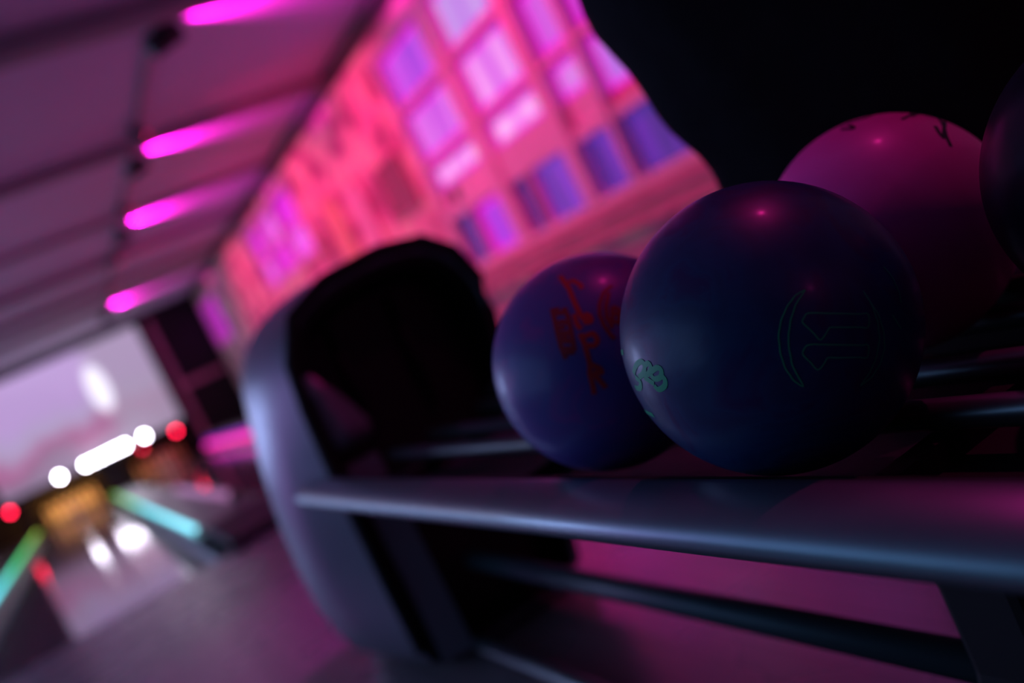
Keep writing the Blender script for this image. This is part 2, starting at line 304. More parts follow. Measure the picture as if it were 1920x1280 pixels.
M = dict(
    ceiling=mat('ceiling_paint', (0.54, 0.52, 0.62), 0.8, noise=0.08, scale=1.5),
    beam=mat('beam_paint', (0.30, 0.27, 0.28), 0.8, noise=0.1),
    trim=mat('dark_trim', (0.03, 0.025, 0.03), 0.6, noise=0.2),
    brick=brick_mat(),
    frame=mat('pink_painted_timber', (0.92, 0.62, 0.74), 0.6, noise=0.15, scale=5),
    timber=mat('worn_timber', (0.80, 0.25, 0.38), 0.65, noise=0.35, scale=4),
    black=mat('black_panel', (0.012, 0.011, 0.012), 0.55, noise=0.3, scale=3, spec=0.3),
    approach=board_mat('approach_boards', (0.21, 0.19, 0.20), (0.26, 0.23, 0.235), 0.27, 0.06),
    lane=board_mat('lane_boards', (0.20, 0.17, 0.17), (0.26, 0.22, 0.21), 0.08),
    gutter=mat('gutter_plastic', (0.02, 0.02, 0.025), 0.4, noise=0.2),
    capping=mat('capping_plastic', (0.05, 0.05, 0.06), 0.35, noise=0.2),
    lamp=mat('lamp_housing', (0.008, 0.012, 0.012), 0.5, noise=0.3),
    shell=mat('grey_moulded_shell', (0.30, 0.31, 0.36), 0.36, 0.3, noise=0.12, scale=6),
    dshell=mat('slate_moulded_trim', (0.11, 0.14, 0.16), 0.42, 0.3, noise=0.15, scale=6),
    cavity=mat('black_gloss_plastic', (0.006, 0.006, 0.007), 0.5, noise=0.3, scale=5),
    rubber=mat('black_rubber', (0.008, 0.008, 0.009), 0.7, noise=0.3),
    bumper=mat('brushed_slate_metal', (0.24, 0.34, 0.36), 0.38, 0.8, noise=0.12, scale=14, bump=0.02),
    stretch=mat('dark_teal_paint', (0.05, 0.09, 0.10), 0.45, 0.3, noise=0.15, scale=10),
    steel=mat('dull_steel', (0.22, 0.26, 0.27), 0.36, 0.8, noise=0.12, scale=10),
    pin=mat('pin_white', (0.85, 0.83, 0.80), 0.25, noise=0.04),
    pinred=mat('pin_red', (0.6, 0.02, 0.02), 0.3, noise=0.1),
    cloth=mat('black_cloth', (0.016, 0.016, 0.020), 0.95, noise=0.35, scale=25, spec=0.15, bump=0.3),
    jeans=mat('black_denim', (0.010, 0.011, 0.015), 0.9, noise=0.35, scale=60, spec=0.15, bump=0.2),
    skin=mat('skin', (0.45, 0.26, 0.20), 0.5, noise=0.1, scale=20),
    hair=mat('dark_hair', (0.012, 0.009, 0.008), 0.6, noise=0.4, scale=80),
    shoe=mat('black_leather', (0.012, 0.012, 0.012), 0.4, noise=0.2),
)

# ------------------------------------------------------------------ room shell
YE = 20.0; XW = 3.5; CH = 3.03
def struct(name, bm, m, parent=None, smooth=False):
    o = link(name, bm, m, parent, smooth)
    if parent is None: o['kind'] = 'structure'
    return o

fl = struct('floor', boxes((-6.5, XW + .2, -6.5, 5.0, -0.2, 0.0), (-6.5, XW + .2, 5.0, 22.0, -0.32, -0.16)), M['approach'])
struct('ceiling', boxes((-6.5, XW + .2, -6.5, 22.0, CH, CH + 0.1)), M['ceiling'])
struct('wall_left', boxes((-6.7, -6.5, -6.5, 22.0, -0.3, CH)), M['black'])
struct('wall_back', boxes((-6.5, XW + .2, -6.7, -6.5, -0.3, CH)), M['black'])

# right-hand brick wall with its three window openings
WIN = [(3.70, 7.42, 0.76, 2.74), (11.05, 14.1, 1.84, 2.80), (18.1, 19.85, 1.72, 2.70)]
bm = bmesh.new()
y = -6.5
for (a, b, z0, z1) in WIN:
    box(bm, XW, XW + .2, y, a, -0.3, CH); box(bm, XW, XW + .2, a, b, -0.3, z0); box(bm, XW, XW + .2, a, b, z1, CH); y = b
box(bm, XW, XW + .2, y, 22.0, -0.3, CH)
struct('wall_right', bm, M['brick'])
struct('trim_1', boxes((XW - .10, XW, -6.5, YE, CH - .13, CH)), M['trim'])
struct('baseboard_right', boxes((XW - .03, XW, -6.5, YE, -0.16, 0.12)), M['trim'])

# masking wall above and beside the pin decks
L1, L2 = (-0.94, 0.42), (0.87, 2.23)
struct('wall_front', boxes((-6.5, L1[0] - 1.5, YE, YE + .05, -0.3, CH), (L1[0] - .16, L1[0], YE, YE + .05, -0.3, .68), (L1[1], L2[0], YE, YE + .05, -0.3, .68),
                           (L2[1], XW, YE, YE + .05, -0.3, .68), (L1[0] - 1.5, XW, YE, YE + .05, .68, CH)), M['black'])
struct('floor_pit', boxes((-3.0, 2.6, YE + .06, 21.29, -.15, 0.0)), M['capping'])
struct('wall_pit', boxes((-6.5, XW, 21.3, 21.4, -0.3, CH)), M['black'])
# brown pilaster strip that frames the dark end bay
struct('trim_2', boxes((2.42, 2.52, YE - .05, YE, 0.0, 2.85), (2.52, 3.4, YE - .05, YE, 1.32, 1.44)), M['timber'])

# ceiling beams
for yb, wd, dp in ((2.9, .16, .12), (5.72, .17, .12), (8.36, .10, .10), (10.9, .07, .06), (13.0, .09, .10), (15.0, .09, .10), (16.6, .09, .07)):
    o = link('ceiling_beam', boxes((-6.4, XW - .1, yb - wd / 2, yb + wd / 2, CH - dp, CH)), M['beam'])
    o['kind'] = 'structure'; o['group'] = 'ceiling beams'

# ------------------------------------------------------------------ windows
def c(r, g, b): return lin(r, g, b)
EDGE = c(232, 10, 215)  # magenta glow painted into the emission colour along pane edges
def window(name, y0, y1, z0, z1, uprights, rails, panes, mullions=(), thin=0.05):
    fr = bmesh.new(); d0, d1 = XW - .03, XW + .12
    box(fr, d0, d1, y0 - .02, y0 + .06, z0, z1); box(fr, d0, d1, y1 - .06, y1 + .02, z0, z1)
    box(fr, d0, d1, y0 + .06, y1 - .06, z1 - .05, z1); box(fr, d0, d1, y0 + .06, y1 - .06, z0, z0 + .05)
    w_ = link(name, fr, M['frame']); w_['kind'] = 'structure'
    for (u, hw) in uprights:
        bevel(link('window_mullion', boxes((XW - .045, XW + .10, u - hw, u + hw, z0 + .05, z1 - .05)), M['frame'], w_))
    for (a, b, z, hh) in rails:
        bevel(link('glazing_bar', boxes((XW - .02, XW + .09, a, b, z - hh, z + hh)), M['frame'], w_))
    for k, (a, b, za, zb, ca, cb_, st) in enumerate(panes):
        pm = pane_mat('lit_pane', ca, cb_, 7.0, st * 1.12, EDGE if min(ca[0], cb_[0]) > 0.1 else tuple((p + q) / 2 for p, q in zip(ca, cb_)), (a, b), (za, zb), 0.035)
        link('pane', boxes((XW + .05, XW + .06, a, b, za, zb)), pm, w_)
    return w_

# window 1: the big storefront window, three bays
h = H
P1 = []
lav, pk, wt, pur, dk = c(200, 165, 225), c(222, 110, 222), c(240, 175, 232), c(150, 50, 200), c(52, 34, 118)
P1 += [(6.40, 7.36, 1.58 + h, 2.0 + h, c(200, 80, 220), c(140, 60, 205), 1), (6.40, 7.36, 1.09 + h, 1.50 + h, c(222, 120, 225), c(165, 50, 205), 1), (6.40, 7.36, .82 + h, 1.01 + h, wt, pk, 1)]
P1 += [(5.34, 6.18, 1.58 + h, 2.0 + h, c(190, 160, 222), c(170, 110, 215), 1), (5.34, 6.18, 1.09 + h, 1.50 + h, c(238, 160, 232), c(195, 80, 215), 1), (5.34, 6.18, .80 + h, 1.01 + h, wt, c(225, 120, 222), 1)]
P1 += [(4.77, 5.16, 1.58 + h, 2.0 + h, c(195, 90, 215), c(190, 80, 210), 1), (4.77, 5.16, 1.09 + h, 1.50 + h, c(198, 92, 210), c(190, 80, 205), 1), (4.77, 5.16, .78 + h, 1.01 + h, c(208, 125, 218), c(200, 110, 212), 1)]
P1 += [(3.78, 4.68, 1.58 + h, 2.0 + h, c(195, 90, 215), c(190, 80, 210), 1), (3.78, 4.68, 1.09 + h, 1.50 + h, c(190, 80, 215), c(190, 80, 205), 1), (3.78, 4.68, .66 + h, 1.01 + h, c(195, 130, 215), c(170, 100, 212), 1)]
P1 += [(6.98, 7.30, .12 + h, .54 + h, c(70, 45, 145), c(60, 40, 130), 1), (6.40, 6.95, .12 + h, .54 + h, c(170, 45, 205), c(150, 50, 205), 1)]
P1 += [(5.93, 6.18, .12 + h, .54 + h, dk, c(58, 35, 125), 1), (5.34, 5.88, .12 + h, .54 + h, c(140, 55, 205), c(60, 38, 130), 1)]
P1 += [(4.77, 5.16, .12 + h, .51 + h, c(120, 45, 190), c(50, 33, 118), 1), (3.78, 4.68, .12 + h, .51 + h, dk, c(85, 40, 155), 1)]
w1 = window('window_1', 3.70, 7.42, .76, 2.74,
       [(6.29, .085), (5.25, .07), (4.725, .03)],
       [(a, b, z + h, .024) for (a, b) in ((6.375, 7.36), (5.32, 6.205), (4.755, 5.18), (3.76, 4.695)) for z in (1.545, 1.05)] +
       [(5.32, 6.205, .665 + h, .13), (6.375, 7.36, .60 + h, .05), (4.755, 5.18, .545 + h, .035), (3.76, 4.695, .545 + h, .035)], P1)
bevel(link('glazing_bar', boxes((XW - .01, XW + .09, 5.88, 5.93, .10 + h, .54 + h)), M['timber'], w1))
bevel(link('glazing_bar', boxes((XW - .01, XW + .09, 6.95, 6.98, .10 + h, .56 + h)), M['timber'], w1))
# things painted on boards behind the third row: darker and warmer infill
link('infill_board', boxes((XW + .03, XW + .05, 6.40, 7.36, .64 + h, .82 + h)), M['frame'], w1)
link('infill_board', boxes((XW + .02, XW + .04, 7.08, 7.20, .62 + h, .78 + h)), M['black'], w1)
link('infill_board', boxes((XW + .03, XW + .05, 4.77, 5.16, .58 + h, .78 + h)), M['frame'], w1)
link('infill_board', boxes((XW + .03, XW + .05, 3.78, 4.68, .58 + h, .66 + h)), M['timber'], w1)
# sill with its stepped ledges
struct('trim_3', boxes((XW - .10, XW, 3.4, 7.6, .68, .745), (XW - .05, XW, 3.4, 7.6, .60, .68), (XW - .13, XW, 3.4, 7.6, .545, .585)), M['timber'])
struct('trim_4', boxes((XW - .06, XW, 3.4, 7.6, .42, .47), (XW - .02, XW, 3.4, 7.6, 0.14, .42)), M['timber'])

yy = [11.15, 12.1, 13.05, 14.0]; zz = [1.90, 2.30, 2.74]
P2 = [(yy[i] + .03, yy[i + 1] - .03, zz[j] + .02, zz[j + 1] - .02, c(235, 60, 225) if (i + j) % 2 else c(240, 120, 235), c(205, 0, 205), 1) for i in range(3) for j in range(2)]
window('window_2', 11.05, 14.1, 1.84, 2.80, [(yy[1], .03), (yy[2], .03)], [(yy[i] + .03, yy[i + 1] - .03, zz[1], .02) for i in range(3)], P2)
P3 = [(18.18, 18.95, 1.78, 2.64, c(205, 0, 210), c(150, 30, 190), 1), (19.01, 19.77, 1.78, 2.64, c(225, 20, 205), c(110, 50, 170), 1)]
window('window_3', 18.1, 19.85, 1.72, 2.70, [(18.98, .03)], [], P3)

# ------------------------------------------------------------------ boards and posters on the brick between the windows
def slab(name, y0, y1, z0, z1, m, label, cat, dx=.03, group=None):
    t = empty(name, (XW, (y0 + y1) / 2, z0)); t['label'] = label; t['category'] = cat
    if group: t['group'] = group
    hy = (y1 - y0) / 2; hz = z1 - z0
    link('board', boxes((-dx, -.002, -hy, hy, 0, hz)), m, t)
    f = boxes((-dx - .012, -.001, -hy - .02, -hy, -.02, hz + .02), (-dx - .012, -.001, hy, hy + .02, -.02, hz + .02),
              (-dx - .012, -.001, -hy, hy, -.02, 0), (-dx - .012, -.001, -hy, hy, hz, hz + .02))
    link('frame', f, M['timber'], t)
    return t
pale = mat('pale_poster', (0.80, 0.55, 0.62), 0.6, noise=0.25, scale=6)
orange = mat('orange_board', (0.95, 0.55, 0.32), 0.6, noise=0.2, scale=3)
dark = mat('brown_board', (0.30, 0.07, 0.14), 0.6, noise=0.5, scale=3)
slab('wall_poster', 8.95, 9.35, .75 + h, 1.42 + h, pale, 'narrow pale pink upright poster on the brick wall between the two nearer windows', 'poster')
slab('wall_board', 9.75, 10.2, .7 + h, 1.50 + h, orange, 'tall orange upright board on the brick wall, left of the pale poster', 'board')
slab('wall_picture', 7.75, 8.4, .85 + h, 1.35 + h, dark, 'dark reddish picture on the brick wall beside the big window', 'picture')
slab('wall_picture', 10.55, 10.85, .95 + h, 1.25 + h, dark, 'small dark picture on the brick wall just right of the small glowing window', 'picture')

# ------------------------------------------------------------------ ceiling track and spotlights
TX = 1.60
tr = empty('lighting_track', (TX, 8.0, CH)); tag(tr, 'long thin lighting track running up the ceiling towards the screen, carrying the spotlights', 'track')
link('rail', boxes((-.018, .018, -12.5, 10.5, -.03, 0)), M['beam'], tr)
link('feed_box', boxes((-.04, .04, -12.7, -12.5, -.05, 0)), M['lamp'], tr)

def spotlight(yy_, label, size=1.0, power=30, color=MAG, aim=(1.0, 0.05, -0.02), spread=62, lens_r=.035, group='black spotlights on the ceiling track', drop=0.0, TX=TX, soft=.03, blend=.8):
    t = empty('ceiling_spotlight', (TX, yy_, CH - .03)); tag(t, label, 'spotlight', group)
    link('bracket', boxes((-.02 * size, .02 * size, -.03 * size, .03 * size, -.03 * size - drop, 0)), M['lamp'], t)
    a = Vector(aim).normalized()
    ctr = Vector((0, 0, -.065 * size - drop))
    bm = bmesh.new()
    tube(bm, [ctr - a * .10 * size, ctr - a * .085 * size, ctr + a * .055 * size, ctr + a * .075 * size], [.035 * size, .055 * size, .058 * size, .066 * size], 20)
    link('housing', bm, M['lamp'], t, True)
    bm = bmesh.new(); tube(bm, [ctr + a * .0755 * size, ctr + a * .080 * size], lens_r * size, 20)
    link('lens', bm, emit('spot_lens', color, 6.0), t)
    bm = bmesh.new()
    for s in (-1, 1):
        tube(bm, [Vector((0, s * .066 * size, -.03 * size - drop)), Vector((0, s * .066 * size, ctr.z))], .006, 8)
    tube(bm, [Vector((0, -.066 * size, -.03 * size - drop)), Vector((0, .066 * size, -.03 * size - drop))], .006, 8)
    link('yoke', bm, M['lamp'], t)
    p = Vector((TX, yy_, CH - .03)) + ctr + a * .10 * size
    lamp('spotlight_beam', 'SPOT', p, color, power, p + a, spot_size=math.radians(spread), spot_blend=blend, shadow_soft_size=soft)
    return t
WASH = (1.0, 0.016, 0.20)
UP = (1.0, 0.22, 0.42)
spotlight(5.97, 'large black ceiling spotlight nearest the camera, beside the brightest magenta pool', 1.3, 480, MAG, UP, 62, drop=.03)
spotlight(8.72, 'black ceiling spotlight second along the track, just past the second dark beam', 1.1, 430, MAG, UP, 60, drop=.04)
spotlight(11.4, 'black ceiling spotlight third along the track, level with the small glowing window', 1.1, 430, MAG, UP, 60, drop=.04)
spotlight(17.3, 'black ceiling spotlight farthest along the track, towards the screen', 1.1, 430, MAG, UP, 60, drop=.04)
spotlight(3.5, 'black ceiling spotlight above the ball return, out towards the camera', 1.2, 30, MAG, UP, 60)
# smaller wall washers between them
for yq, pw, lb in ((5.1, 180, 'small ceiling spotlight before the first thick beam, aimed at the big window'),
                   (7.95, 185, 'small grey ceiling spotlight just before the second thick beam'),
                   (10.4, 185, 'small grey ceiling spotlight between the second and third black ones'),
                   (15.1, 150, 'small grey ceiling spotlight just before the farthest black one'),
                   (12.9, 125, 'small grey ceiling spotlight just after the third black one')):
    spotlight(yq, lb, 0.8, pw, WASH, (1.0, 0.0, -0.80), 108)
spotlight(0.45, 'black ceiling spotlight directly above the bowling balls', 1.2, 26, (1, .02, .34), (-0.25, 0.05, -1.0), 80, lens_r=.05)
spotlight(2.85, 'added black ceiling spotlight aimed down at the floor beside the ball rack', 1.2, 95, (1, .02, .80), (-0.22, -0.08, -1.0), 54, TX=1.6, soft=.05)  # fixture and beam added to throw pink light on the floor

# ------------------------------------------------------------------ lanes
def bowling_lane(cx, label):
    t = empty('bowling_lane', (cx, 5.0, 0)); tag(t, label, 'lane', 'bowling lanes')
    link('lane_surface', boxes((-.525, .525, 0, 14.98, -.12, 0)), M['lane'], t)
    for s in (-1, 1):
        bm = bmesh.new(); pr = []
        for k in range(9):
            a = math.pi * k / 8; pr.append((-math.cos(a) * .075, -math.sin(a) * .075))
        ring0 = [(s * .604 + px, 0, pz) for px, pz in pr] + [(s * .604 + .0752, 0, -.09), (s * .604 - .0752, 0, -.09)]
        ring1 = [(p[0], 14.98, p[2]) for p in ring0]
        loft(bm, [ring0, ring1]); link('gutter', bm, M['gutter'], t, False)
    link('foul_line', boxes((-.525, .525, -.03, -.002, .0, .0015)), M['black'], t)
    for k in range(7):
        bm = bmesh.new(); x_ = (k - 3) * .14; y_ = 4.6 - abs(k - 3) * .28
        bm.faces.new([bm.verts.new(q) for q in ((x_ - .02, y_, .001), (x_ + .02, y_, .001), (x_, y_ + .15, .001))])
        link('aiming_arrow', bm, M['black'], t)
bowling_lane(-0.26, 'bowling lane leading to the glowing yellow pins, left of the ball return')
bowling_lane(1.55, 'bowling lane right of the ball return, reddish and dark at its end')
bowling_lane(-1.97, 'bowling lane at the far left edge, left of the green light strip')

G, YG, CY_, BL = c(40, 190, 110), c(190, 190, 60), c(130, 225, 245), c(110, 150, 230)
led = led_mat('led_rainbow', [(0, CY_), (0.08, CY_), (0.30, c(90, 215, 225)), (0.48, G), (0.8, c(90, 170, 60)), (1, YG)], 0.0, 15.0, 2.5)
def divider(x0, x1, y0, y1, label, z=.045):
    t = empty('lane_divider', ((x0 + x1) / 2, y0, 0)); tag(t, label, 'divider', 'capping boxes between lanes')
    hw = (x1 - x0) / 2
    bevel(link('capping', boxes((-hw, hw, 0, y1 - y0, -.16, z)), M['capping'], t), .01)
    return t
divider(.421, .869, 5.9, YE - .01, 'broad dark divider between the two right lanes, behind the ball return')
divider(-1.12, -.941, 5.0, YE - .01, 'narrow dark divider at far left, carrying the green light strip', .045)
kerb = divider(2.24, 2.6, 5.0, YE - .01, 'dark kerb with low partition right of the last lane, behind the magenta light strip')
divider(-3.2, -2.82, 5.0, YE - .01, 'dark divider beyond the leftmost lane')

def led_strip(x, y0, y1, z, r, m, label, ends=True):
    t = empty('light_strip', (x, y0, z)); tag(t, label, 'light strip')
    bm = bmesh.new(); tube(bm, [(0, 0.03, 0), (0, y1 - y0 - .03, 0)], r, 12); link('tube', bm, m, t, True)
    for ya in (0, y1 - y0 - .03):
        bm = bmesh.new(); tube(bm, [(0, ya, 0), (0, ya + .03, 0)], r * 1.15, 12); link('end_cap', bm, M['lamp'], t)
    return t
led_strip(.45, 5.95, 19.8, .0715, .019, led, 'light strip fading from yellow green to cyan, running from the pins towards the ball return')
led_strip(-.97, 5.3, 19.8, .0715, .019, led, 'light strip fading from yellow green to cyan at the left edge of the frame')
mag = emit('led_magenta', (1.0, 0.02, 0.42), 1.6); vio = emit('led_violet', c(110, 20, 190), 1.0)
led_strip(2.386, 9.5, 19.9, .098, .045, mag, 'thick magenta light strip on the kerb below the brick wall')
led_strip(2.405, 9.5, 19.9, .19, .03, vio, 'thin violet light strip just above the magenta one')
link('partition_panel', boxes((.02, .10, 4.4, 14.9, .045, .295)), M['capping'], kerb); link('partition_cap', boxes((.01, .11, 4.4, 14.9, .295, .315)), M['black'], kerb)
paleled = emit('led_pale', c(180, 120, 175), 0.9)
led_strip(.83, 6.9, 11.0, .081, .03, paleled, 'pale pink light strip on the divider just left of the ball return hood')

# low dark ramp box where the divider starts
t = empty('return_ramp', (.68, 5.42, 0)); tag(t, 'low black ramp box on the floor behind the ball return hood', 'ramp')
bm = bmesh.new(); loft(bm, [[(-.2, -.45, 0), (.22, -.45, 0), (.22, -.40, .05), (-.2, -.40, .05)], [(-.2, .45, 0), (.22, .45, 0), (.22, .45, .09), (-.2, .45, .09)]])
bevel(link('ramp_body', bm, M['black'], t), .01)
link('ramp_lip', boxes((-.2, .22, -.47, -.45, 0, .02)), M['rubber'], t)

# ------------------------------------------------------------------ end wall: screen, lamps, pins
t = empty('projection_screen', (0, YE - .06, 0)); tag(t, 'wide bright lavender screen hung above the pins at the end of the lanes', 'screen')
link('picture', boxes((-1.25, 2.2, 0, .03, .80, 2.86)), screen_mat(), t)
link('frame', boxes((-1.29, -1.25, -.01, .04, .76, 2.90), (2.2, 2.24, -.01, .04, .76, 2.90), (-1.25, 2.2, -.01, .04, .76, .80), (-1.25, 2.2, -.01, .04, 2.86, 2.90)), M['lamp'], t)

t = empty('lamp_batten', (.47, YE - .12, .72)); tag(t, 'black batten under the screen that carries the row of white lamps', 'batten')
link('bar', boxes((-1.9, 1.9, -.02, .05, -.03, .02)), M['lamp'], t)
link('clip', boxes((-1.5, -1.46, -.03, .06, -.04, .03)), M['beam'], t)
link('clip', boxes((1.5, 1.54, -.03, .06, -.04, .03)), M['beam'], t)

def small_lamp(x, z, m, label, cat='lamp', group=None, r=.04, nm='batten_lamp'):
    t = empty(nm, (x, YE - .19, z)); tag(t, label, cat, group)
    bm = bmesh.new(); sphere(bm, r, (0, 0, 0), 16); link('bulb', bm, m, t, True)
    bm = bmesh.new(); tube(bm, [(0, .07, 0), (0, .01, 0)], [r * .9, r * 1.05], 16); link('holder', bm, M['lamp'], t, True)
WL = emit('lamp_white', (1.0, .95, 1.15), 55); RL = emit('lamp_red', (1.0, .01, .06), 20)
for i, (x, lb) in enumerate(((-.22, 'single white lamp under the screen at the left of the row'), (.27, 'white lamp under the screen, first of the joined row from the left'),
        (.42, 'white lamp under the screen, second of the joined row from the left'), (.57, 'white lamp under the screen, middle of the joined row'),
        (.72, 'white lamp under the screen, fourth of the joined row'), (.88, 'white lamp under the screen, fifth of the joined row'),
        (1.03, 'white lamp under the screen, rightmost of the joined row'), (1.42, 'single white lamp under the screen at the right of the row'))):
    small_lamp(x, .81, WL, lb, group='white lamps under the screen')
small_lamp(-1.21, .63, RL, 'small red lamp near the lower left corner of the screen', group='red lamps under the screen', nm='red_lamp')
small_lamp(1.98, .63, RL, 'small red lamp near the lower right corner of the screen', group='red lamps under the screen', nm='red_lamp')
small_lamp(1.28, .62, emit('lamp_red_dim', (1, .01, .06), 6), 'dim red lamp below the white lamp at the right of the row', group='red lamps under the screen', nm='red_lamp')

PROF = [(0.001, 0), (.026, 0), (.028, .01), (.036, .04), (.052, .08), (.0605, .114), (.058, .15), (.046, .19), (.032, .225), (.024, .255), (.0229, .27), (.0255, .30), (.031, .33), (.0324, .345), (.030, .36), (.020, .375), (.001, .381)]
def pin_proto():
    t = empty('bowling_pin'); bm = bmesh.new(); lathe(bm, PROF, 18); link('pin_body', bm, M['pin'], t, True)
    bm = bmesh.new(); lathe(bm, [(.0235, .244), (.0262, .246), (.0240, .262), (.0236, .264)], 18); link('neck_stripe', bm, M['pinred'], t, True)
    return t
def dup(r, loc):
    n = r.copy(); COL.objects.link(n); n.location = loc
    for ch in list(r.children):
        q = ch.copy(); COL.objects.link(q); q.parent = n
    return n
pp = pin_proto(); first = True
rows = ('head pin at the front', 'in the second row', 'in the third row', 'in the back row')
side = {0: ('',), 1: ('left one ', 'right one '), 2: ('leftmost ', 'middle one ', 'rightmost '), 3: ('leftmost ', 'second from left ', 'third from left ', 'rightmost ')}
for cx, tone in ((-0.26, 'yellow-lit'), (1.55, 'dim red')):
    for r_ in range(4):
        for k in range(r_ + 1):
            loc = (cx + (k - r_ / 2) * .305, 20.16 + r_ * .264, 0.0)
            o = pp if first else dup(pp, loc); o.location = loc; first = False
            tag(o, f'{tone} bowling pin, {side[r_][k]}{rows[r_]}', 'bowling pin', f'{tone} bowling pins')
            o['category'] = 'bowling pin'
# pin deck lamps (behind the masking)
lamp('pin_deck_light', 'AREA', (-0.26, 20.1, .8), (1.0, .42, .10), 24, (-0.26, 20.75, .1), shape='RECTANGLE', size=.9, size_y=.08)
lamp('pin_deck_light_dim', 'AREA', (1.55, 20.15, .75), (1.0, .02, .06), 2.2, (1.55, 20.7, 0), shape='RECTANGLE', size=.9, size_y=.1)

# ------------------------------------------------------------------ ball return: hood
hood = empty('ball_return_hood', (.62, 2.1, 0)); tag(hood, 'black arched ball return hood with grey moulded side, behind the ball rack', 'ball return')
def z_(p): return p
F0 = [(.46, .012), (.395, .045), (.388, .20), (.392, .35), (.405, .50), (.408, .60), (.42, .69), (.465, .775), (.56, .813), (.69, .822), (.79, .81), (.85, .76), (.878, .68), (.865, .60), (.835, .50), (.82, .35), (.82, .15), (.79, .012)]
B0 = [(.47, .01), (.345, .045), (.300, .16), (.300, .32), (.318, .48), (.352, .60), (.385, .72), (.45, .80), (.56, .84), (.69, .845), (.80, .835), (.865, .79), (.89, .71), (.885, .62), (.865, .50), (.86, .35), (.85, .15), (.80, .01)]
def ring(P, y, s=1.0, dz=0.0):
    return [Vector((.62 + (x - .62) * s, y, z * (1 if s == 1 else (1 - (1 - s) * .5)) + dz)) for x, z in smooth_poly([Vector(p) for p in P], 1)]
def mix(a, b, t): return [(p[0] * (1 - t) + q[0] * t, p[1] * (1 - t) + q[1] * t) for p, q in zip(a, b)]
bm = bmesh.new()
secs = [ring(F0, 1.86, .95), ring(F0, 1.84, .985), ring(F0, 1.85, 1.0), ring(mix(F0, B0, .55), 1.95), ring(B0, 2.10), ring(mix(F0, B0, .7), 2.24), ring(F0, 2.36, .97), ring(F0, 2.44, .90)]
for s in secs:
    for p in s: p -= Vector((.62, 2.1, 0))
loft(bm, secs, True, False)
bm.faces.new([v for v in bm.verts[-len(secs[0]):]])
link('shell', bm, M['shell'], hood, True)
# black front with a recessed mouth and upright ribs
bm = bmesh.new()
fr = [ring(F0, 1.86, .955), ring(F0, 1.862, .90), ring(F0, 1.95, .84)]
for s in fr:
    for p in s: p -= Vector((.62, 2.1, 0))
loft(bm, fr, True, False); n_ = len(fr[0]); bm.verts.ensure_lookup_table(); bm.faces.new([bm.verts[i] for i in range(2 * n_, 3 * n_)])
link('front_panel', bm, M['cavity'], hood, False)
for x0 in (.54, .69):
    bm = bmesh.new(); tube(bm, [(x0 - .62, -.165, .48), (x0 - .615, -.17, .60), (x0 - .61, -.162, .74)], [.007, .012, .005], 10)
    link('front_rib', bm, M['cavity'], hood, True)
# slate pillars at the left of the mouth
bm = bmesh.new()
loft(bm, [[(-.188, -.266, z), (-.125, -.285, z), (-.118, -.235, z), (-.19, -.235, z)] for z in (.03, .12, .22, .32, .42, .465)])
link('pillar', bm, M['shell'], hood, False)
bm = bmesh.new()
loft(bm, [[(-.19, -.266, z), (-.19 + wd, -.285, z), (-.185 + wd, -.235, z), (-.195, -.235, z)] for z, wd in ((.50, .075), (.53, .08), (.57, .065), (.61, .045), (.66, .015))])
link('side_cheek', bm, M['shell'], hood, True)
bm = bmesh.new(); tube(bm, [(-.215, -.25, .07), (-.217, -.26, .2), (-.217, -.262, .35), (-.213, -.262, .5), (-.207, -.262, .6), (-.195, -.262, .69), (-.15, -.262, .775), (-.06, -.262, .815), (.07, -.262, .825), (.17, -.262, .808), (.225, -.262, .762), (.25, -.262, .69), (.24, -.262, .61), (.212, -.262, .50), (.198, -.262, .35), (.197, -.262, .1)], .013, 10)
link('rim_gasket', bm, M['rubber'], hood, True)
link('plinth', boxes((-.16, .15, -.2, .25, 0, .03)), M['rubber'], hood)

# ------------------------------------------------------------------ ball rack
rack = empty('ball_rack', (.57, .7, 0)); tag(rack, 'long slate grey rack carrying the bowling balls, with rounded edge rail', 'ball rack')
RY0, RY1 = -.55, 1.812
def ext(prof, y0, y1, m, name, par=rack, smooth=False, bev=0, n=1):
    bm = bmesh.new()
    loft(bm, [[(x - .57, y0 + (y1 - y0) * k / n - .7, z) for x, z in prof] for k in range(n + 1)])
    o = link(name, bm, m, par, smooth)
    if bev: bevel(o, bev, 3)
    return o
e0 = smooth_poly([Vector(p) for p in ((.375, .478), (.348, .480), (.322, .473), (.311, .460), (.314, .447), (.336, .438), (.372, .436))], 2)
ext([(p.x, p.y) for p in e0], RY0, RY1, M['bumper'], 'edge_rail', smooth=True)
ext([(1.14 - p.x, p.y) for p in e0], RY0, RY1, M['bumper'], 'edge_rail', smooth=True)
ext([(.372, .470), (.372, .425), (.40, .40), (.74, .40), (.768, .425), (.768, .470), (.755, .470), (.735, .415), (.405, .415), (.385, .470)], RY0, RY1, M['rubber'], 'tray')
for x0 in (.401, .519, .611, .729):
    zt = .4475 if x0 < .57 else .4445
    bm = bmesh.new(); tube(bm, [(x0 - .57, RY0 + .02 - .7, zt), (x0 - .57, RY1 - .7, zt)], .012, 12)
    link('ball_rail', bm, M['steel'], rack, True)
for yb in (-.3, .1, .5, 1.1, 1.6):
    link('cross_bar', boxes((-.185, .185, yb - .7 - .01, yb - .7 + .01, .415, .434)), M['rubber'], rack)
bm = bmesh.new(); tube(bm, [(.0, 1.11, .182), (.0, -.10, .182)], .019, 12); link('stretcher', bm, M['stretch'], rack, True)
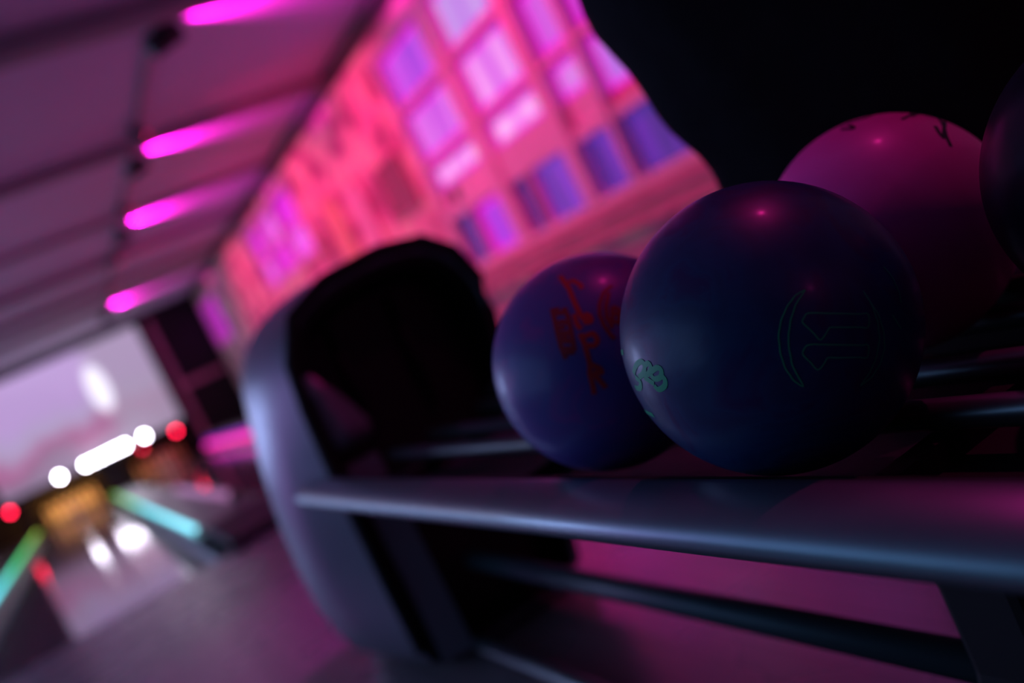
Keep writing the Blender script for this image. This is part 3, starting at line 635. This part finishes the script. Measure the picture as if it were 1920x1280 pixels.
# splayed pedestal
bm = bmesh.new()
loft(bm, [[(-a, -b - .14, z), (a, -b - .14, z), (a, b - .14, z), (-a, b - .14, z)] for a, b, z in ((.13, .09, 0), (.125, .085, .03), (.055, .05, .10), (.034, .04, .2), (.032, .04, .33), (.08, .08, .40))])
bevel(link('pedestal', bm, M['rubber'], rack), .01)
bm = bmesh.new(); tube(bm, [(-.065, 1.11, .03), (-.068, .4, .03), (-.07, -.05, .03)], .017, 12); link('foot_rail', bm, M['steel'], rack, True)
bm = bmesh.new(); loft(bm, [[(x - .57, RY0 - .7 + dy, z) for x, z in ((.33, .44), (.81, .44), (.80, .50), (.34, .50))] for dy in (-.04, 0.0)])
bevel(link('end_bumper', bm, M['bumper'], rack), .015, 3)

# ------------------------------------------------------------------ bowling balls
def ink(name, strokes, w_, m, parent, r=.10825):
    bm = bmesh.new()
    for st in strokes:
        P = [p.normalized() for p in catmull(st, 3)]
        L_ = []
        for i, p in enumerate(P):
            t_ = (P[min(i + 1, len(P) - 1)] - P[max(i - 1, 0)])
            if t_.length < 1e-6: continue
            s_ = p.cross(t_.normalized()) * (w_ / 2)
            q = p * r
            L_.append((bm.verts.new(q - s_), bm.verts.new(q + p * .00008), bm.verts.new(q + s_)))
        for a, b in zip(L_[:-1], L_[1:]):
            bm.faces.new((a[0], a[1], b[1], b[0])); bm.faces.new((a[1], a[2], b[2], b[1]))
    return link(name, bm, m, parent, True)
def ball(loc, m, label):
    bm = bmesh.new(); sphere(bm, .108, (0, 0, 0), 96)
    o = link('bowling_ball', bm, m, None, True, loc); tag(o, label, 'bowling ball', 'bowling balls on the rack')
    return o
b1 = ball((.455, .553, H - .125), ball_mat('blue_marbled_resin', (.013, .048, .16), (.026, .024, .14), (.011, .062, .19)), 'dark blue marbled bowling ball with green outlined arrows, sharp in the foreground')
b2 = ball((.465, .813, H - .125), ball_mat('purple_marbled_resin', (.14, .09, .40), (.22, .08, .40), (.11, .10, .42)), 'purple bowling ball with red script lettering, behind the dark blue ball')
b3 = ball((.68, .621, H - .125), ball_mat('pink_resin', (.97, .08, .58), (.99, .11, .64), None, .36, 6), 'plain pink bowling ball with dark lettering along its top edge')
b4 = ball((.66, .37, H - .125), ball_mat('midnight_resin', (.006, .006, .02), (.012, .010, .03), None, .3), 'nearly black bowling ball cut off by the right edge of the frame')
green = mat('green_ink', (0.01, .58, .24), .5, noise=.1); gdim = mat('dark_green_ink', (0.0, .12, .05), .5, noise=.1)
red = mat('red_ink', (.62, .03, .04), .5, noise=.15); rdim = mat('dark_red_ink', (.34, .02, .04), .5, noise=.15)
kink = mat('black_ink', (.012, .006, .02), .5, noise=.1)
o = ink('arrow_logo', MARKS['arrows'], .0010, green, b1); o['label'] = 'thin green outlined crescents and two arrows'
o = ink('lettering', MARKS['green_script'], .0042, green, b1); o['label'] = 'bright green rounded lettering'
o = ink('script_lettering', MARKS['red_script'], .0048, red, b2); o['label'] = 'red handwritten script'
o = ink('block_lettering', MARKS['red_block'], .0046, rdim, b2); o['label'] = 'dark red block letters'
o = ink('round_logo', MARKS['red_arc'], .0040, rdim, b2); o['label'] = 'dark red round logo'
o = ink('dark_lettering', MARKS['dark_script'], .0032, kink, b3); o['label'] = 'dark lettering along the top'

# ------------------------------------------------------------------ person standing behind the rack
def skin(name, chains, m, parent=None, levels=2, root=0):
    """chains: lists of (x, y, z, radius); points that coincide are shared"""
    me = bpy.data.meshes.new(name); V = []; R = []; E = []; key = {}
    for ch in chains:
        prev = None
        for (x, y_, z, r) in ch:
            k = (round(x, 4), round(y_, 4), round(z, 4))
            if k not in key: key[k] = len(V); V.append((x, y_, z)); R.append(r if isinstance(r, tuple) else (r, r))
            i = key[k]
            if prev is not None and prev != i: E.append((prev, i))
            prev = i
    me.from_pydata(V, E, []); o = bpy.data.objects.new(name, me); COL.objects.link(o)
    if parent: o.parent = parent
    o.modifiers.new('skin', 'SKIN')
    for i, s in enumerate(me.skin_vertices[0].data):
        s.radius = R[i]; s.use_root = (i == root)
    sb = o.modifiers.new('sub', 'SUBSURF'); sb.levels = levels; sb.render_levels = levels
    bpy.context.view_layer.update()
    dg = bpy.context.evaluated_depsgraph_get()
    nm = bpy.data.meshes.new_from_object(o.evaluated_get(dg)); o.modifiers.clear(); o.data = nm
    for p in nm.polygons: p.use_smooth = True
    nm.materials.append(m)
    return o
# local frame: x = to the figure's left-hand side in the picture, y = forward, z = up
def side_chain(s, pts): return [(s * x, y_, z, r) for x, y_, z, r in pts]
spine = [(0, 0, .96, .13), (0, 0, 1.08, .115), (0, -.01, 1.22, .13), (0, -.01, 1.38, .135), (0, 0, 1.48, .07), (0, .01, 1.55, .055), (0, .02, 1.62, .085), (0, .025, 1.71, .09)]
arm = [(0, -.01, 1.38, .135), (.17, -.01, 1.42, .065), (.235, -.05, 1.25, .05), (.275, -.06, 1.12, .042), (.23, .01, 1.02, .034), (.16, .05, .97, .026), (.14, .08, .955, .03)]
leg = [(0, 0, .96, .13), (.10, 0, .86, .10), (.11, .01, .66, .075), (.115, .02, .48, .055), (.12, .0, .28, .048), (.125, -.01, .09, .038), (.13, .05, .035, .035), (.135, .15, .025, .028)]
fing = []
for s in (-1, 1):
    for k, (dx, ln) in enumerate(((-.028, .075), (-.010, .085), (.009, .08), (.027, .062))):
        bx = s * .14; fing.append([(bx, .08, .955, .03), (bx - s * dx * .8, .11, .955 + dx * .5, .011), (bx - s * dx, .11 + ln * .3, .945 + dx * .7, .0085), (bx - s * dx - s * .006, .105 + ln * .4, .925 + dx * .7, .0075)])
    fing.append([(s * .14, .08, .955, .03), (s * .11, .095, .975, .011), (s * .093, .115, .972, .009)])
person = skin('person', [spine] + [side_chain(s, arm) for s in (-1, 1)] + [side_chain(s, leg) for s in (-1, 1)] + fing, M['skin'])
tag(person, 'person in a long black coat standing behind the bowling balls, head out of frame', 'person')
bump = 1.0
bm = bmesh.new()
NR = 48; rings = []
prof = [(.50, .195, .14), (.505, .20, .145), (.64, .213, .15), (.75, .236, .155), (.85, .260, .16), (.98, .284, .165), (1.10, .290, .165), (1.22, .282, .16), (1.33, .25, .15), (1.41, .19, .12), (1.46, .11, .09), (1.50, .078, .072), (1.515, .07, .066)]
zs = [p.z for p in catmull([(a, c_, z) for z, a, c_ in prof], 4)]
for p in catmull([(a, c_, z) for z, a, c_ in prof], 4):
    rings.append([(p.x * math.copysign(abs(math.cos(t)) ** .85, math.cos(t)), p.y * math.copysign(abs(math.sin(t)) ** .85, math.sin(t)), p.z) for t in [2 * math.pi * k / NR for k in range(NR)]])
loft(bm, rings)
for s in (-1, 1):
    pts = catmull([(s * .16, 0, 1.40), (s * .205, -.02, 1.31), (s * .222, -.045, 1.21), (s * .222, -.06, 1.12), (s * .20, -.01, 1.05), (s * .15, .07, 1.01), (s * .12, .11, .99)], 5)
    n_ = len(pts); tube(bm, pts, [.082 - .03 * k / n_ for k in range(n_)], 20)
jacket = link('coat', bm, M['cloth'], person, True)
for v in jacket.data.vertices:                        # soft folds
    p = v.co
    k = .005 * math.sin(p.z * 42 + p.x * 21) + .004 * math.sin(p.x * 60 + p.z * 17 + p.y * 30) + .004 * math.sin(p.z * 23 - p.y * 35)
    v.co += v.normal * k
skin('trousers', [[(0, 0, .97, (.165, .13)), (0, 0, .90, (.165, .13))]] + [[(0, 0, .90, (.165, .13)), (s * .10, 0, .80, .115), (s * .112, .01, .64, .092), (s * .118, .02, .47, .075), (s * .122, 0, .28, .068), (s * .126, -.01, .10, .062)] for s in (-1, 1)], M['jeans'], person, 2, 0)
for s in (-1, 1):
    skin('shoe', [[(s * .126, -.05, .045, .045), (s * .128, .02, .045, .048), (s * .132, .10, .038, .042), (s * .136, .17, .03, .032)]], M['shoe'], person)
skin('hair', [[(0, -.035, 1.60, .075), (0, -.03, 1.67, .098), (0, -.01, 1.75, .098), (0, .03, 1.785, .075)]], M['hair'], person)
bm = bmesh.new(); loft(bm, [[(-.012, .11, 1.655), (.012, .11, 1.655), (.004, .115, 1.70), (-.004, .115, 1.70)], [(-.014, .128, 1.65), (.014, .128, 1.65), (.003, .12, 1.70), (-.003, .12, 1.70)]]); link('nose', bm, M['skin'], person, True)
for s in (-1, 1):
    bm = bmesh.new(); sphere(bm, .012, (s * .033, .100, 1.70), 12); link('eye', bm, M['pin'], person, True)
    bm = bmesh.new(); sphere(bm, .022, (s * .088, .02, 1.68), 12); link('ear', bm, M['skin'], person, True)
az = math.radians(49)
person.location = (1.03, .89, 0)
person.rotation_euler = (0, 0, -az)                    # +y (forward) points away from the camera
